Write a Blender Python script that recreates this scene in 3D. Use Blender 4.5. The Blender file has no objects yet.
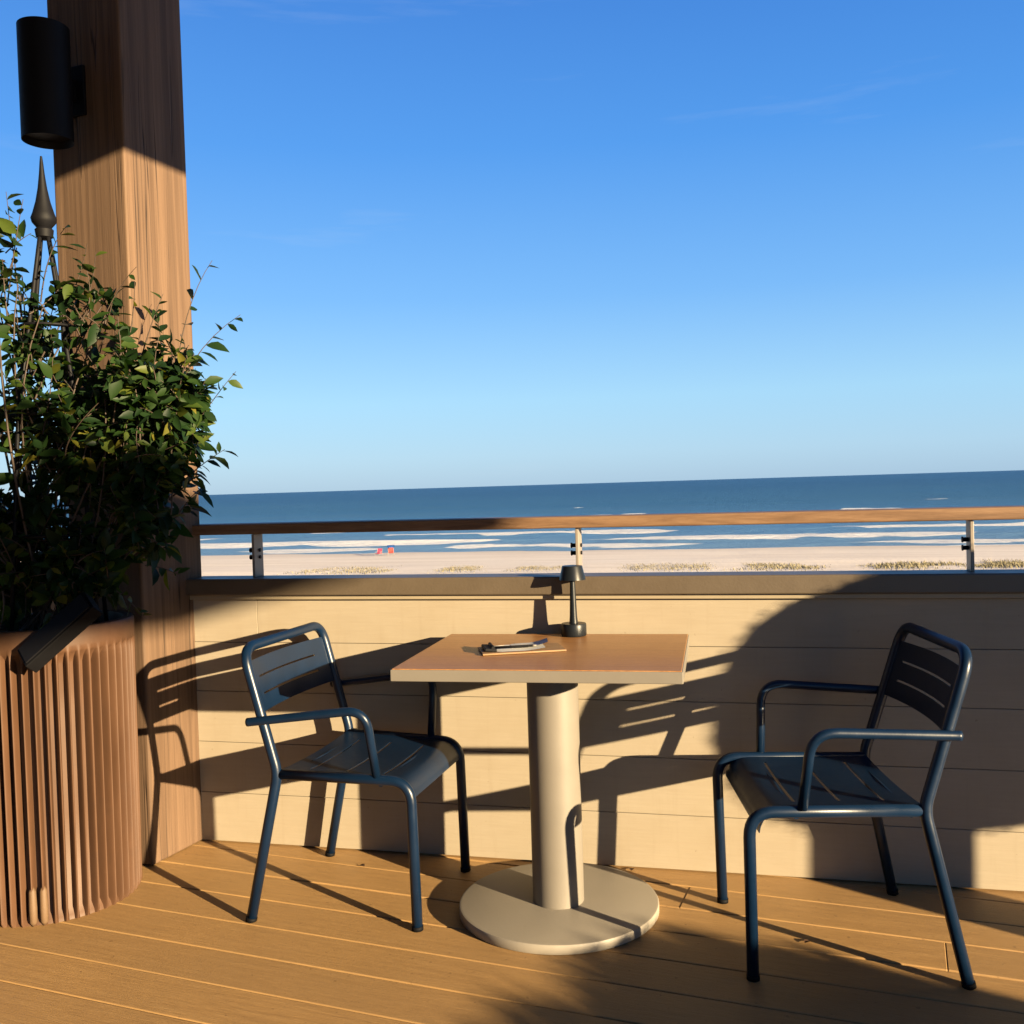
import bpy, bmesh, math, random
from mathutils import Vector, Matrix, noise
R = math.radians
rnd = random.Random(7)
scene = bpy.context.scene
COL = scene.collection

# ------------------------------------------------------------------ helpers
def obj(name, bm, mat=None, parent=None, smooth=False, autosmooth=None):
    me = bpy.data.meshes.new(name)
    bm.normal_update()
    bm.to_mesh(me); bm.free()
    if mat is not None:
        for m in (mat if isinstance(mat, (list, tuple)) else [mat]):
            me.materials.append(m)
    if smooth:
        for p in me.polygons: p.use_smooth = True
    if autosmooth is not None:
        for p in me.polygons: p.use_smooth = True
        try: me.set_sharp_from_angle(angle=R(autosmooth))
        except Exception: pass
    o = bpy.data.objects.new(name, me)
    COL.objects.link(o)
    if parent is not None: o.parent = parent
    return o

def tag(o, label=None, cat=None, group=None, kind=None):
    if label: o['label'] = label
    if cat: o['category'] = cat
    if group: o['group'] = group
    if kind: o['kind'] = kind
    return o

def thing(name, label, cat, loc=(0, 0, 0), rz=0.0, group=None):
    e = bpy.data.objects.new(name, None)
    e.empty_display_size = 0.1
    COL.objects.link(e)
    e.location = loc; e.rotation_euler = (0, 0, rz)
    return tag(e, label, cat, group)

def box(bm, c, s, rot=None, bevel=0.0, seg=2, mi=0):
    b = bmesh.new()
    bmesh.ops.create_cube(b, size=1.0)
    bmesh.ops.scale(b, vec=s, verts=b.verts)
    if bevel > 0:
        bmesh.ops.bevel(b, geom=b.edges[:], offset=bevel, segments=seg, profile=0.5, affect='EDGES')
    M = Matrix.Translation(Vector(c))
    if rot is not None: M = M @ (rot.to_4x4() if len(rot) == 3 else rot)
    b.transform(M)
    merge(bm, b, mi)

def merge(bm, b, mi=0):
    vm = {}
    for v in b.verts: vm[v] = bm.verts.new(v.co)
    for f in b.faces:
        try:
            nf = bm.faces.new([vm[v] for v in f.verts]); nf.material_index = mi; nf.smooth = f.smooth
        except ValueError: pass
    b.free()

def fillet(pts, r, n=6):
    """round the inner corners of a polyline; r is one radius or a list per point"""
    pts = [Vector(p) for p in pts]
    out = [pts[0]]
    for i in range(1, len(pts) - 1):
        rr = r[i] if isinstance(r, (list, tuple)) else r
        a, b, c = pts[i - 1], pts[i], pts[i + 1]
        if rr <= 0: out.append(b); continue
        u, v = (a - b), (c - b)
        d = min(rr, u.length * .49, v.length * .49)
        p0, p1 = b + u.normalized() * d, b + v.normalized() * d
        for k in range(n + 1):
            t = k / n
            out.append((1 - t) ** 2 * p0 + 2 * t * (1 - t) * b + t * t * p1)
    out.append(pts[-1])
    return out

def tube(bm, pts, r, n=12, caps=True, mi=0):
    pts = [Vector(p) for p in pts]
    rad = r if isinstance(r, (list, tuple)) else [r] * len(pts)
    T = []
    for i in range(len(pts)):
        a = pts[max(i - 1, 0)]; c = pts[min(i + 1, len(pts) - 1)]
        T.append((c - a).normalized())
    up = Vector((0, 0, 1)) if abs(T[0].z) < .9 else Vector((1, 0, 0))
    N = (up - T[0] * up.dot(T[0])).normalized()
    rings = []
    for i, p in enumerate(pts):
        N = (N - T[i] * N.dot(T[i]))
        if N.length < 1e-6: N = T[i].orthogonal()
        N.normalize()
        B = T[i].cross(N)
        rings.append([bm.verts.new(p + rad[i] * (N * math.cos(2 * math.pi * k / n) + B * math.sin(2 * math.pi * k / n))) for k in range(n)])
    for i in range(len(rings) - 1):
        for k in range(n):
            f = bm.faces.new((rings[i][k], rings[i][(k + 1) % n], rings[i + 1][(k + 1) % n], rings[i + 1][k]))
            f.material_index = mi; f.smooth = True
    if caps:
        bm.faces.new(list(reversed(rings[0]))).material_index = mi
        bm.faces.new(rings[-1]).material_index = mi

def lathe(bm, prof, n=48, c=(0, 0, 0), mi=0, cap=True):
    rings = []
    for (r, z) in prof:
        rings.append([bm.verts.new((c[0] + r * math.cos(2 * math.pi * k / n), c[1] + r * math.sin(2 * math.pi * k / n), c[2] + z)) for k in range(n)])
    for i in range(len(rings) - 1):
        for k in range(n):
            f = bm.faces.new((rings[i][k], rings[i][(k + 1) % n], rings[i + 1][(k + 1) % n], rings[i + 1][k])); f.material_index = mi
    if cap:
        bm.faces.new(list(reversed(rings[0]))).material_index = mi
        bm.faces.new(rings[-1]).material_index = mi

# ------------------------------------------------------------------ materials
ALBEDO = .42     # the photograph is exposed for the shade: bright exposure, moderate reflectances
class NT:
    def __init__(s, name):
        s.m = bpy.data.materials.new(name); s.m.use_nodes = True
        s.t = s.m.node_tree; s.t.nodes.clear()
        s.out = s.n('ShaderNodeOutputMaterial'); s.b = s.n('ShaderNodeBsdfPrincipled')
        s.l(s.b.outputs[0], s.out.inputs[0])
    def n(s, kind, **kw):
        nd = s.t.nodes.new(kind)
        for k, v in kw.items():
            if k.startswith('i_'):
                key = k[2:]
                nd.inputs[int(key) if key.isdigit() else key.replace('_', ' ')].default_value = v
            else: setattr(nd, k, v)
        return nd
    def l(s, a, b): s.t.links.new(a, b)
    def coords(s, scale=(1, 1, 1), rot=(0, 0, 0), which='Object'):
        tc = s.n('ShaderNodeTexCoord'); mp = s.n('ShaderNodeMapping')
        mp.inputs['Scale'].default_value = scale; mp.inputs['Rotation'].default_value = rot
        s.l(tc.outputs[which], mp.inputs[0]); return mp.outputs[0]
    def world(s, scale=(1, 1, 1), rot=(0, 0, 0)):
        g = s.n('ShaderNodeNewGeometry'); mp = s.n('ShaderNodeMapping')
        mp.inputs['Scale'].default_value = scale; mp.inputs['Rotation'].default_value = rot
        s.l(g.outputs['Position'], mp.inputs[0]); return mp.outputs[0]
    def noise(s, vec, scale=5, detail=4, rough=.55, dist=0.0):
        nd = s.n('ShaderNodeTexNoise', i_Scale=scale, i_Detail=detail, i_Roughness=rough, i_Distortion=dist)
        s.l(vec, nd.inputs['Vector']); return nd.outputs[0]
    def ramp(s, fac, stops):
        nd = s.n('ShaderNodeValToRGB'); el = nd.color_ramp.elements
        while len(el) < len(stops): el.new(.5)
        for e, (p, c) in zip(el, stops):
            e.position = p; e.color = (c[0], c[1], c[2], 1) if hasattr(c, '__len__') else (c, c, c, 1)
        s.l(fac, nd.inputs[0]); return nd.outputs[0]
    def mix(s, fac, a, b, mode='MIX'):
        nd = s.n('ShaderNodeMix', data_type='RGBA', blend_type=mode)
        for sock, v in ((nd.inputs[0], fac), (nd.inputs[6], a), (nd.inputs[7], b)):
            if hasattr(v, 'is_linked'): s.l(v, sock)
            elif hasattr(v, '__len__'): sock.default_value = (v[0], v[1], v[2], 1)
            else: sock.default_value = v
        return nd.outputs[2]
    def math(s, op, a, b=None, c=None):
        nd = s.n('ShaderNodeMath', operation=op)
        for i, v in enumerate((a, b, c)):
            if v is None: continue
            if hasattr(v, 'is_linked'): s.l(v, nd.inputs[i])
            else: nd.inputs[i].default_value = v
        return nd.outputs[0]
    def bump(s, h, strength=.3, dist=.01):
        nd = s.n('ShaderNodeBump', i_Strength=strength, i_Distance=dist)
        s.l(h, nd.inputs['Height']); s.l(nd.outputs[0], s.b.inputs['Normal'])
    def base(s, v, k=None):
        k = ALBEDO if k is None else k
        if hasattr(v, 'is_linked'): s.l(s.mix(1.0, v, (k, k, k), 'MULTIPLY'), s.b.inputs['Base Color'])
        else: s.b.inputs['Base Color'].default_value = (v[0], v[1], v[2], 1)
    def rough(s, v):
        if hasattr(v, 'is_linked'): s.l(v, s.b.inputs['Roughness'])
        else: s.b.inputs['Roughness'].default_value = v
    def set(s, **kw):
        for k, v in kw.items(): s.b.inputs[k.replace('_', ' ')].default_value = v

def painted(name, col, rough=.4, var=.12, scale=12, bump=.05, spec=.5):
    t = NT(name); v = t.coords()
    n = t.noise(v, scale, 5, .6)
    t.base(t.mix(n, [c * (1 - var) for c in col], [min(1, c * (1 + var)) for c in col]))
    t.rough(t.math('MULTIPLY_ADD', n, .25, rough - .12))
    t.bump(t.noise(v, scale * 14, 3), bump, .002)
    t.set(Specular_IOR_Level=spec)
    return t.m

def wood(name, a, b, stretch=(1, 1, 1), scale=9, rough=.6, bump=.25, dark=.55, spec=.3, crack=False):
    """grain runs along the axis with the small stretch value"""
    t = NT(name); v = t.coords(stretch)
    g = t.noise(v, scale, 8, .62, .6)
    f = t.noise(v, scale * 5, 6, .7, .2)
    big = t.noise(t.coords(), 2.2, 4, .5)
    c = t.ramp(g, [(.28, [x * dark for x in a]), (.45, a), (.62, b), (.8, [x * .8 for x in b])])
    c = t.mix(t.ramp(f, [(.35, 0.0), (.7, 1.0)]), t.mix(1.0, c, (.78, .75, .72), 'MULTIPLY'), c)
    c = t.mix(t.math('MULTIPLY', big, .35), c, [x * .75 for x in a])
    h = t.math('ADD', t.math('MULTIPLY', g, .6), t.math('MULTIPLY', f, .4))
    if crack:
        k = t.noise(t.coords((stretch[0] * .55, stretch[1] * .55, stretch[2] * .55)), scale * 1.6, 2, .4, .3)
        cr = t.ramp(k, [(.488, 1.0), (.499, 0.0), (.503, 0.0), (.514, 1.0)])
        gate = t.ramp(t.noise(t.coords((1, 1, .6)), 2.3, 2), [(.5, 1.0), (.56, 0.0)])
        m = t.math('MAXIMUM', cr, gate)
        c = t.mix(m, [x * .22 for x in a], c)
        h = t.math('ADD', h, t.math('MULTIPLY', m, .8))
    t.base(c); t.rough(rough); t.bump(h, bump, .006); t.set(Specular_IOR_Level=spec)
    return t.m

M = {}
M['beige_lit'] = painted('beige_metal_lit', (.50, .445, .37), .5, .1, 7, .1, .3)  # column's beige lightened for the base disc: missing light painted into its colour
def siding_mat():
    t = NT('cream_siding')
    rand = t.n('ShaderNodeNewGeometry').outputs['Random Per Island']
    g = t.noise(t.coords((1.2, 22, 22)), 5, 6, .65, .2); b = t.noise(t.coords((2, 2, 2)), 2.6, 5, .6); st = t.noise(t.coords((9, 9, .8)), 3, 5, .65)
    c = t.mix(t.ramp(g, [(.3, .0), (.7, 1.0)]), (.54, .455, .340), (.585, .50, .378))
    c = t.mix(t.ramp(b, [(.45, 0.0), (.8, .4)]), c, (.47, .375, .255))
    c = t.mix(t.ramp(st, [(.55, 0.0), (.8, .35)]), c, (.44, .345, .235))
    c = t.mix(t.math('MULTIPLY', rand, .12), c, (.53, .42, .29))
    sp = t.noise(t.coords(), 70, 2, .5)
    c = t.mix(t.ramp(sp, [(.72, 0.0), (.77, .5)]), c, (.33, .25, .16))
    t.base(c); t.rough(.6); t.bump(t.math('ADD', g, t.math('MULTIPLY', b, 1.5)), .16, .003); t.set(Specular_IOR_Level=.25)
    return t.m
M['siding'] = siding_mat()
M['cap'] = painted('brown_cap', (.165, .125, .085), .45, .18, 9, .25, .5)
M['trim'] = painted('tan_trim', (.50, .41, .28), .5, .1, 8, .1)
M['rail'] = wood('rail_wood', (.34, .195, .108), (.47, .285, .165), (1.2, 14, 14), 4, .55, .2, .6)
M['steel'] = painted('rail_steel', (.40, .34, .285), .45, .15, 30, .05)
M['black'] = painted('black_metal', (.007, .007, .010), .6, .2, 20, .05, .16)
M['blackmat'] = painted('black_plastic', (.006, .006, .008), .7, .2, 20, .08, .1)
M['post'] = wood('post_timber', (.225, .14, .088), (.325, .205, .13), (15, 15, .30), 1.9, .7, .4, .68, .2, True)
M['navy'] = painted('navy_metal', (.0050, .0215, .060), .33, .3, 14, .06, .3)
M['beige'] = painted('beige_metal', (.305, .272, .232), .45, .08, 10, .06, .35)
M['shade'] = painted('lamp_metal', (.014, .018, .024), .35, .2, 15, .03, .25)
M['soil'] = painted('dark_soil', (.03, .022, .015), .9, .4, 30, .8)
M['paper'] = painted('white_paper', (.95, .94, .92), .7, .04, 20, .05)
M['clipwood'] = wood('clipboard_wood', (.50, .30, .15), (.62, .40, .22), (1, 8, 8), 8, .5, .1, .8)

def deck_mat():
    t = NT('deck_boards'); v = t.coords((.7, 12, 12))
    rand = t.n('ShaderNodeNewGeometry').outputs['Random Per Island']
    g = t.noise(v, 6, 7, .65, .3); f = t.noise(v, 30, 5, .7)
    blot = t.noise(t.coords(), 3.2, 5, .6)
    c = t.ramp(g, [(.3, (.68, .395, .155)), (.52, (.85, .50, .195)), (.75, (.95, .58, .24))])
    c = t.mix(t.ramp(f, [(.4, .35), (.65, 0.0)]), c, (.36, .21, .085))
    c = t.mix(t.ramp(blot, [(.42, 0.0), (.72, .35)]), c, (.50, .31, .14))
    c = t.mix(t.math('MULTIPLY', rand, .5), c, (.58, .35, .15))
    sp = t.noise(t.coords(), 55, 2, .5)
    c = t.mix(t.ramp(sp, [(.68, 0.0), (.74, .5)]), c, (.27, .15, .065))
    t.base(c); t.rough(t.math('MULTIPLY_ADD', g, .25, .45)); t.set(Specular_IOR_Level=.35)
    t.bump(t.math('ADD', g, f), .25, .004)
    return t.m
M['deck'] = deck_mat()
M['joist'] = painted('deck_gap', (.46, .28, .12), .8, .3, 30, .2)

def top_mat():
    t = NT('table_laminate'); v = t.coords((1.5, 16, 8))
    g = t.noise(v, 7, 7, .65, .25); f = t.noise(v, 40, 4, .7)
    c = t.ramp(g, [(.3, (.53, .235, .078)), (.5, (.68, .33, .115)), (.75, (.78, .41, .16))])
    c = t.mix(t.ramp(f, [(.38, .6), (.6, 0.0)]), c, (.30, .125, .045))
    # five wide staves
    sx = t.n('ShaderNodeSeparateXYZ'); t.l(t.coords(), sx.inputs[0])
    fr = t.math('FRACT', t.math('MULTIPLY', sx.outputs[1], 8.3))
    c = t.mix(t.ramp(fr, [(.0, .45), (.02, .6), (.04, 0.0), (1.0, 0.0)]), c, (.2, .085, .035))
    t.base(c); t.rough(.36); t.bump(g, .08, .003); t.set(Specular_IOR_Level=.45)
    return t.m
M['top'] = top_mat()

def planter_mat():
    t = NT('planter_terracotta'); v = t.coords((3, 3, .6))
    g = t.noise(v, 5, 6, .6); s2 = t.noise(t.coords(), 18, 5, .6)
    c = t.ramp(g, [(.3, (.115, .055, .028)), (.6, (.16, .079, .042)), (.8, (.20, .102, .056))])
    c = t.mix(t.ramp(s2, [(.55, 0.0), (.75, .4)]), c, (.11, .06, .038))
    t.base(c); t.rough(.55); t.bump(s2, .06, .002); t.set(Specular_IOR_Level=.25)
    return t.m
M['planter'] = planter_mat()
M['worn'] = painted('planter_worn', (.20, .115, .055), .7, .25, 25, .3)

def leaf_mat():
    t = NT('jasmine_leaf')
    rand = t.n('ShaderNodeNewGeometry').outputs['Random Per Island']
    c = t.ramp(rand, [(.0, (.014, .042, .013)), (.45, (.028, .078, .018)), (.78, (.062, .130, .022)), (.93, (.16, .225, .030)), (1.0, (.36, .31, .04))])
    n = t.noise(t.coords(), 60, 3)
    c = t.mix(t.math('MULTIPLY', n, .4), c, (.02, .05, .02))
    t.base(c, .30); t.rough(.5); t.set(Specular_IOR_Level=.18)
    tr = t.n('ShaderNodeBsdfTranslucent'); t.l(t.mix(1.0, c, (.9, 1.0, .35), 'MULTIPLY'), tr.inputs[0])
    mx = t.n('ShaderNodeMixShader', i_0=.22)
    t.l(t.b.outputs[0], mx.inputs[1]); t.l(tr.outputs[0], mx.inputs[2]); t.l(mx.outputs[0], t.out.inputs[0])
    return t.m
M['leaf'] = leaf_mat()
M['stem'] = painted('plant_stem', (.075, .045, .028), .7, .3, 30, .2)

# ------------------------------------------------------------------ camera
H = 1.205; F_PX = 990.0
ROLL = math.atan(.0304)
PITCH = math.atan(((512 - (501.1 - .0304 * 512)) * math.cos(ROLL)) / F_PX)
Fv = Vector((0, math.cos(PITCH), -math.sin(PITCH))); U0 = Vector((0, math.sin(PITCH), math.cos(PITCH))); R0 = Vector((1, 0, 0))
rv = math.cos(ROLL) * R0 - math.sin(ROLL) * U0; uv = math.sin(ROLL) * R0 + math.cos(ROLL) * U0
cd = bpy.data.cameras.new('camera'); co = bpy.data.objects.new('camera', cd); COL.objects.link(co)
cd.sensor_width = 36; cd.sensor_fit = 'HORIZONTAL'; cd.lens = 36 * F_PX / 1024; cd.clip_start = .05; cd.clip_end = 60000
co.matrix_world = Matrix.Translation((0, 0, H)) @ Matrix((rv, uv, -Fv)).transposed().to_4x4()
scene.camera = co

# ------------------------------------------------------------------ light
SUN_EL = R(10.9); KS = math.tan(R(10.9)); DV = Vector((-.731, .682, 0)); SIDE = Vector((.682, .731, 0))
L = (DV * math.cos(SUN_EL) + Vector((0, 0, -math.sin(SUN_EL)))).normalized()
sd = bpy.data.lights.new('sun', 'SUN'); so = bpy.data.objects.new('sun', sd); COL.objects.link(so)
sd.energy = 5.0; sd.angle = R(.53); sd.color = (1.0, .78, .47)
so.rotation_mode = 'QUATERNION'; so.rotation_quaternion = L.to_track_quat('-Z', 'Y')
w = bpy.data.worlds.new('World'); scene.world = w; w.use_nodes = True
wt = w.node_tree; bg = wt.nodes['Background']
sky = wt.nodes.new('ShaderNodeTexSky'); sky.sky_type = 'NISHITA'; sky.sun_disc = False
sky.sun_elevation = SUN_EL; sky.sun_rotation = math.atan2(-DV.x, -DV.y)
sky.altitude = 0; sky.air_density = 1.0; sky.dust_density = .3; sky.ozone_density = 3.0
# the physical sky graded towards the clear late-afternoon blue over the sea, by elevation
tcw = wt.nodes.new('ShaderNodeTexCoord'); sp = wt.nodes.new('ShaderNodeSeparateXYZ'); wt.links.new(tcw.outputs['Generated'], sp.inputs[0])
rp = wt.nodes.new('ShaderNodeValToRGB'); wt.links.new(sp.outputs[2], rp.inputs[0])
SKY = [(0.0, (.30, .50, .72)), (.03, (.335, .56, .79)), (.085, (.315, .59, .85)), (.185, (.155, .42, .85)), (.32, (.060, .285, .78)), (.45, (.036, .20, .66)), (.8, (.015, .08, .27))]
while len(rp.color_ramp.elements) < len(SKY): rp.color_ramp.elements.new(.5)
for e, (q, c) in zip(rp.color_ramp.elements, SKY): e.position = q; e.color = (*c, 1)
sc_ = wt.nodes.new('ShaderNodeVectorMath'); sc_.operation = 'SCALE'; sc_.inputs['Scale'].default_value = .205 / .12
wt.links.new(rp.outputs[0], sc_.inputs[0])
mxw = wt.nodes.new('ShaderNodeMix'); mxw.data_type = 'RGBA'; mxw.inputs[0].default_value = .93
wt.links.new(sky.outputs[0], mxw.inputs[6]); wt.links.new(sc_.outputs[0], mxw.inputs[7])
# thin high wisps
cmap = wt.nodes.new('ShaderNodeMapping'); cmap.inputs['Scale'].default_value = (1.6, 1.6, 17); cmap.inputs['Rotation'].default_value = (0, R(4), R(20))
wt.links.new(tcw.outputs['Generated'], cmap.inputs[0])
cn = wt.nodes.new('ShaderNodeTexNoise'); cn.inputs['Scale'].default_value = 1.6; cn.inputs['Detail'].default_value = 6; cn.inputs['Roughness'].default_value = .6
wt.links.new(cmap.outputs[0], cn.inputs['Vector'])
cr = wt.nodes.new('ShaderNodeValToRGB'); wt.links.new(cn.outputs[0], cr.inputs[0])
cr.color_ramp.elements[0].position = .63; cr.color_ramp.elements[0].color = (0, 0, 0, 1); cr.color_ramp.elements[1].position = .82; cr.color_ramp.elements[1].color = (.13, .13, .13, 1)
cx = wt.nodes.new('ShaderNodeMix'); cx.data_type = 'RGBA'; wt.links.new(cr.outputs[0], cx.inputs[0])
wt.links.new(mxw.outputs[2], cx.inputs[6]); cx.inputs[7].default_value = (1.15, 1.3, 1.5, 1)
wt.links.new(cx.outputs[2], bg.inputs[0]); bg.inputs[1].default_value = .12
vs = scene.view_settings
vs.view_transform = 'Standard'; vs.look = 'None'; vs.exposure = 2.3; vs.gamma = 1.0; vs.use_curve_mapping = False

def P_uv(u, v, s):
    """a place from its shadow coordinates: u across the light, v height at s = 0, s metres along the light"""
    p = SIDE * u + DV * s; return Vector((p.x, p.y, v - KS * s))

# ------------------------------------------------------------------ deck
BD = Vector((-.930, .3675, 0)).normalized(); BN = Vector((.3675, .930, 0)).normalized()
bang = math.atan2(BD.y, BD.x)
PC = Vector((-1.203, 3.191, 0)); PW = .30
def build_deck():
    bm = bmesh.new(); r = random.Random(3)
    pitch = .155
    joints = {18: -.608, 17: .08}
    for i in range(-30, 28):
        c = .0 + i * pitch + 1.955 - 12 * pitch - pitch / 2      # centre distance along BN
        o_ = r.uniform(0, .9)
        cuts = [-9.0, -6.0 - o_, -2.4 - o_] + ([joints[i]] if i in joints else []) + [1.2 + o_, 4.8 + o_, 9.0]
        for a, b in zip(cuts[:-1], cuts[1:]):
            box(bm, ((a + b) / 2, c, -.014 + r.uniform(-.0009, .0009)), (b - a - .0006, pitch - .0050, .028), None, .0022, 2)
    o = obj('deck', bm, M['deck']); o.rotation_euler = (0, 0, bang - math.pi if False else 0)
    # local x runs along the boards, local y across
    Mx = Matrix((( -BD.x, BN.x, 0, 0), (-BD.y, BN.y, 0, 0), (0, 0, 1, 0), (0, 0, 0, 1)))
    o.matrix_world = Mx
    tag(o, kind='structure')
    b2 = bmesh.new(); box(b2, (0, -.3, -.024), (18, 9.2, .02))
    s = obj('deck_base', b2, M['joist']); s.matrix_world = Mx; tag(s, kind='structure')
build_deck()

# ------------------------------------------------------------------ parapet wall (frame: x along wall, y out to sea)
WK = (-.2485, 3.144); wang = math.atan(WK[0])
wall = thing('parapet_wall', 'cream lap-sided low wall under a brown cap board behind the table', 'wall', (0, WK[1], 0), wang)
XL, XR = -1.16, 3.6
def wall_parts():
    bm = bmesh.new(); r = random.Random(5)
    edges = [.004, .174, .3505, .527, .697, .844]
    for k in range(5):
        z0, z1 = edges[k], edges[k + 1]
        cuts = [XL] + ([-.905] if k == 4 else [r.uniform(1.9, 3.2)]) + [XR]
        for a, b in zip(cuts[:-1], cuts[1:]):
            rot = Matrix.Rotation(R(.35), 3, 'X')
            box(bm, ((a + b) / 2, .009, (z0 + z1) / 2), (b - a - .0008, .018, z1 - z0 - .0014), rot, .0013, 2)
    obj('siding', bm, M['siding'], wall)
    bm = bmesh.new(); box(bm, ((XL + XR) / 2, .079, .426), (XR - XL, .116, .84)); obj('wall_core', bm, M['trim'], wall)
    bm = bmesh.new(); box(bm, ((XL + XR) / 2, .015, .8525), (XR - XL, .066, .0145), None, .002); obj('trim_strip', bm, M['trim'], wall)
    bm = bmesh.new(); box(bm, ((XL + XR) / 2, .028, .889), (XR - XL, .126, .057), None, .005, 3); obj('cap', bm, M['cap'], wall)
wall_parts()

# the same wall carries on to the left behind the post and planter, along the deck boards
wang2 = math.atan2(-BD.y, -BD.x); w2 = PC + BN * .17 + BD * (PW + .004)
wall2 = thing('parapet_wall', 'short cream boarded wall with brown cap hidden behind the planter and its plant', 'wall', w2, wang2)
bm = bmesh.new()
for k in range(5):
    z0, z1 = (.004, .174, .3505, .527, .697, .844)[k:k + 2]
    box(bm, (-1.6, .009, (z0 + z1) / 2), (3.2, .018, z1 - z0 - .0014), Matrix.Rotation(R(.35), 3, 'X'), .0013, 2)
obj('siding', bm, M['siding'], wall2)
bm = bmesh.new(); box(bm, (-1.6, .079, .426), (3.2, .116, .84)); obj('wall_core', bm, M['trim'], wall2)
bm = bmesh.new(); box(bm, (-1.6, .028, .889), (3.2, .126, .057), None, .005, 3); obj('cap', bm, M['cap'], wall2)

rail = thing('railing', 'wooden handrail on flat steel posts running along the wall cap', 'railing', (0, WK[1], 0), wang)
bm = bmesh.new(); box(bm, (1.2, .065, 1.0835), (4.9, .115, .036), None, .005, 3); obj('handrail', bm, M['rail'], rail)
c0, s0 = math.cos(wang), math.sin(wang)
for wx in (-.915, .177, 1.294, 2.38):
    xl = wx / c0 + .02
    bm = bmesh.new(); box(bm, (xl, .052, .991), (.010, .062, .147), None, .0015)
    p = obj('rail_post', bm, M['steel'], rail)
    bm = bmesh.new()
    for zz in (.985, 1.009):
        tube(bm, [(xl - .0058, .045, zz), (xl - .02, .045, zz)], .0065, 10)
        tube(bm, [(xl - .02, .045, zz), (xl - .024, .045, zz)], .0085, 10)
        tube(bm, [(xl + .0058, .055, zz), (xl + .010, .055, zz)], .006, 10)
    obj('clamp_bolt', bm, M['black'], p)

# ------------------------------------------------------------------ timber post
pctr = PC + BD * PW / 2 + BN * PW / 2
post = thing('timber_post', 'thick square brown timber post rising beside the planter', 'post', pctr, math.atan2(BN.y, BN.x) - math.pi / 2)
bm = bmesh.new(); box(bm, (0, 0, 1.62), (PW, PW, 3.235), None, .008, 3); obj('shaft', bm, M['post'], post)

# wall sconce on the camera-left face of the post
def face_pt(t, out, z):      # t metres left of the corner along the front face, out metres in front of it
    p = PC + BD * t - BN * out; return Vector((p.x, p.y, z))
sc = thing('wall_sconce', 'black cylinder up-and-down wall light fixed high on the timber post', 'wall lamp', face_pt(.197, .115, 2.335), 0)
bm = bmesh.new()
lathe(bm, [(.069, .02), (.0765, .0), (.0765, .355), (.070, .355), (.069, .33)], 40)
obj('lamp_body', bm, M['black'], sc, autosmooth=40)
bm = bmesh.new(); a = face_pt(.197, .115, 2.335)
q = (BN * .09); box(bm, q + Vector((0, 0, .19)), (.05, .08, .07), Matrix.Rotation(math.atan2(BN.y, BN.x) - math.pi / 2, 3, 'Z'), .004)
q2 = BN * .107; box(bm, q2 + Vector((0, 0, .19)), (.11, .012, .16), Matrix.Rotation(math.atan2(BN.y, BN.x) - math.pi / 2, 3, 'Z'), .003)
obj('bracket', bm, M['black'], sc)

# ------------------------------------------------------------------ planter
PL = Vector((-1.430, 3.003, 0)); PR = .247; PH = .838
planter = thing('fluted_planter', 'tall round brown planter with vertical fluting at the foot of the post', 'planter', PL)
def fluted():
    bm = bmesh.new(); nf = 52; per = 24; n = nf * per
    zs = [.0, .012, .03, .3, .6, .735, .752, .768, .776, .79, PH - .006, PH]
    rings = []
    for z in zs:
        if z < .03: dep = .2 + .8 * z / .03
        elif z <= .735: dep = 1
        elif z < .776: dep = 1 - ((z - .735) / .041) ** 1.6
        else: dep = 0
        ring = []
        for k in range(n):
            ph = (k % per) / per
            q = abs(ph - .5) / .25; prof = (1 - q ** 2.2) if q < 1 else 0.0      # half-round ribs with open gaps between
            rr = PR - dep * (.031 * (1 - prof)) - (.004 if z in (PH,) else 0) - (.006 if z == 0 else 0)
            rr += .006 * (z / PH)
            a = 2 * math.pi * k / n
            ring.append(bm.verts.new((rr * math.cos(a), rr * math.sin(a), z)))
        rings.append(ring)
    for (r_, z) in ((PR - .025, PH), (PR - .028, PH - .07)):
        rings.append([bm.verts.new((r_ * math.cos(2 * math.pi * k / n), r_ * math.sin(2 * math.pi * k / n), z)) for k in range(n)])
    for i in range(len(rings) - 1):
        for k in range(n):
            bm.faces.new((rings[i][k], rings[i][(k + 1) % n], rings[i + 1][(k + 1) % n], rings[i + 1][k]))
    bm.faces.new(list(reversed(rings[0])))
    return bm
obj('pot_body', fluted(), M['planter'], planter, autosmooth=55)
bm = bmesh.new(); lathe(bm, [(.02, PH - .075), (PR - .026, PH - .075), (PR - .05, PH - .05), (.1, PH - .035), (.01, PH - .03)], 48)
obj('soil', bm, M['soil'], planter, smooth=True)
bm = bmesh.new()
for k in (40, 41):
    a = 2 * math.pi * (k + .5) / 52
    lathe(bm, [(.004, .002), (.0105, .012), (.0112, .05), (.010, .10), (.003, .115)], 10, ((PR - .0085) * math.cos(a), (PR - .0085) * math.sin(a), 0))
wp = obj('worn_rib', bm, M['worn'], planter, smooth=True); tag(wp, 'two pale worn rib ends at the foot')

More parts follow.
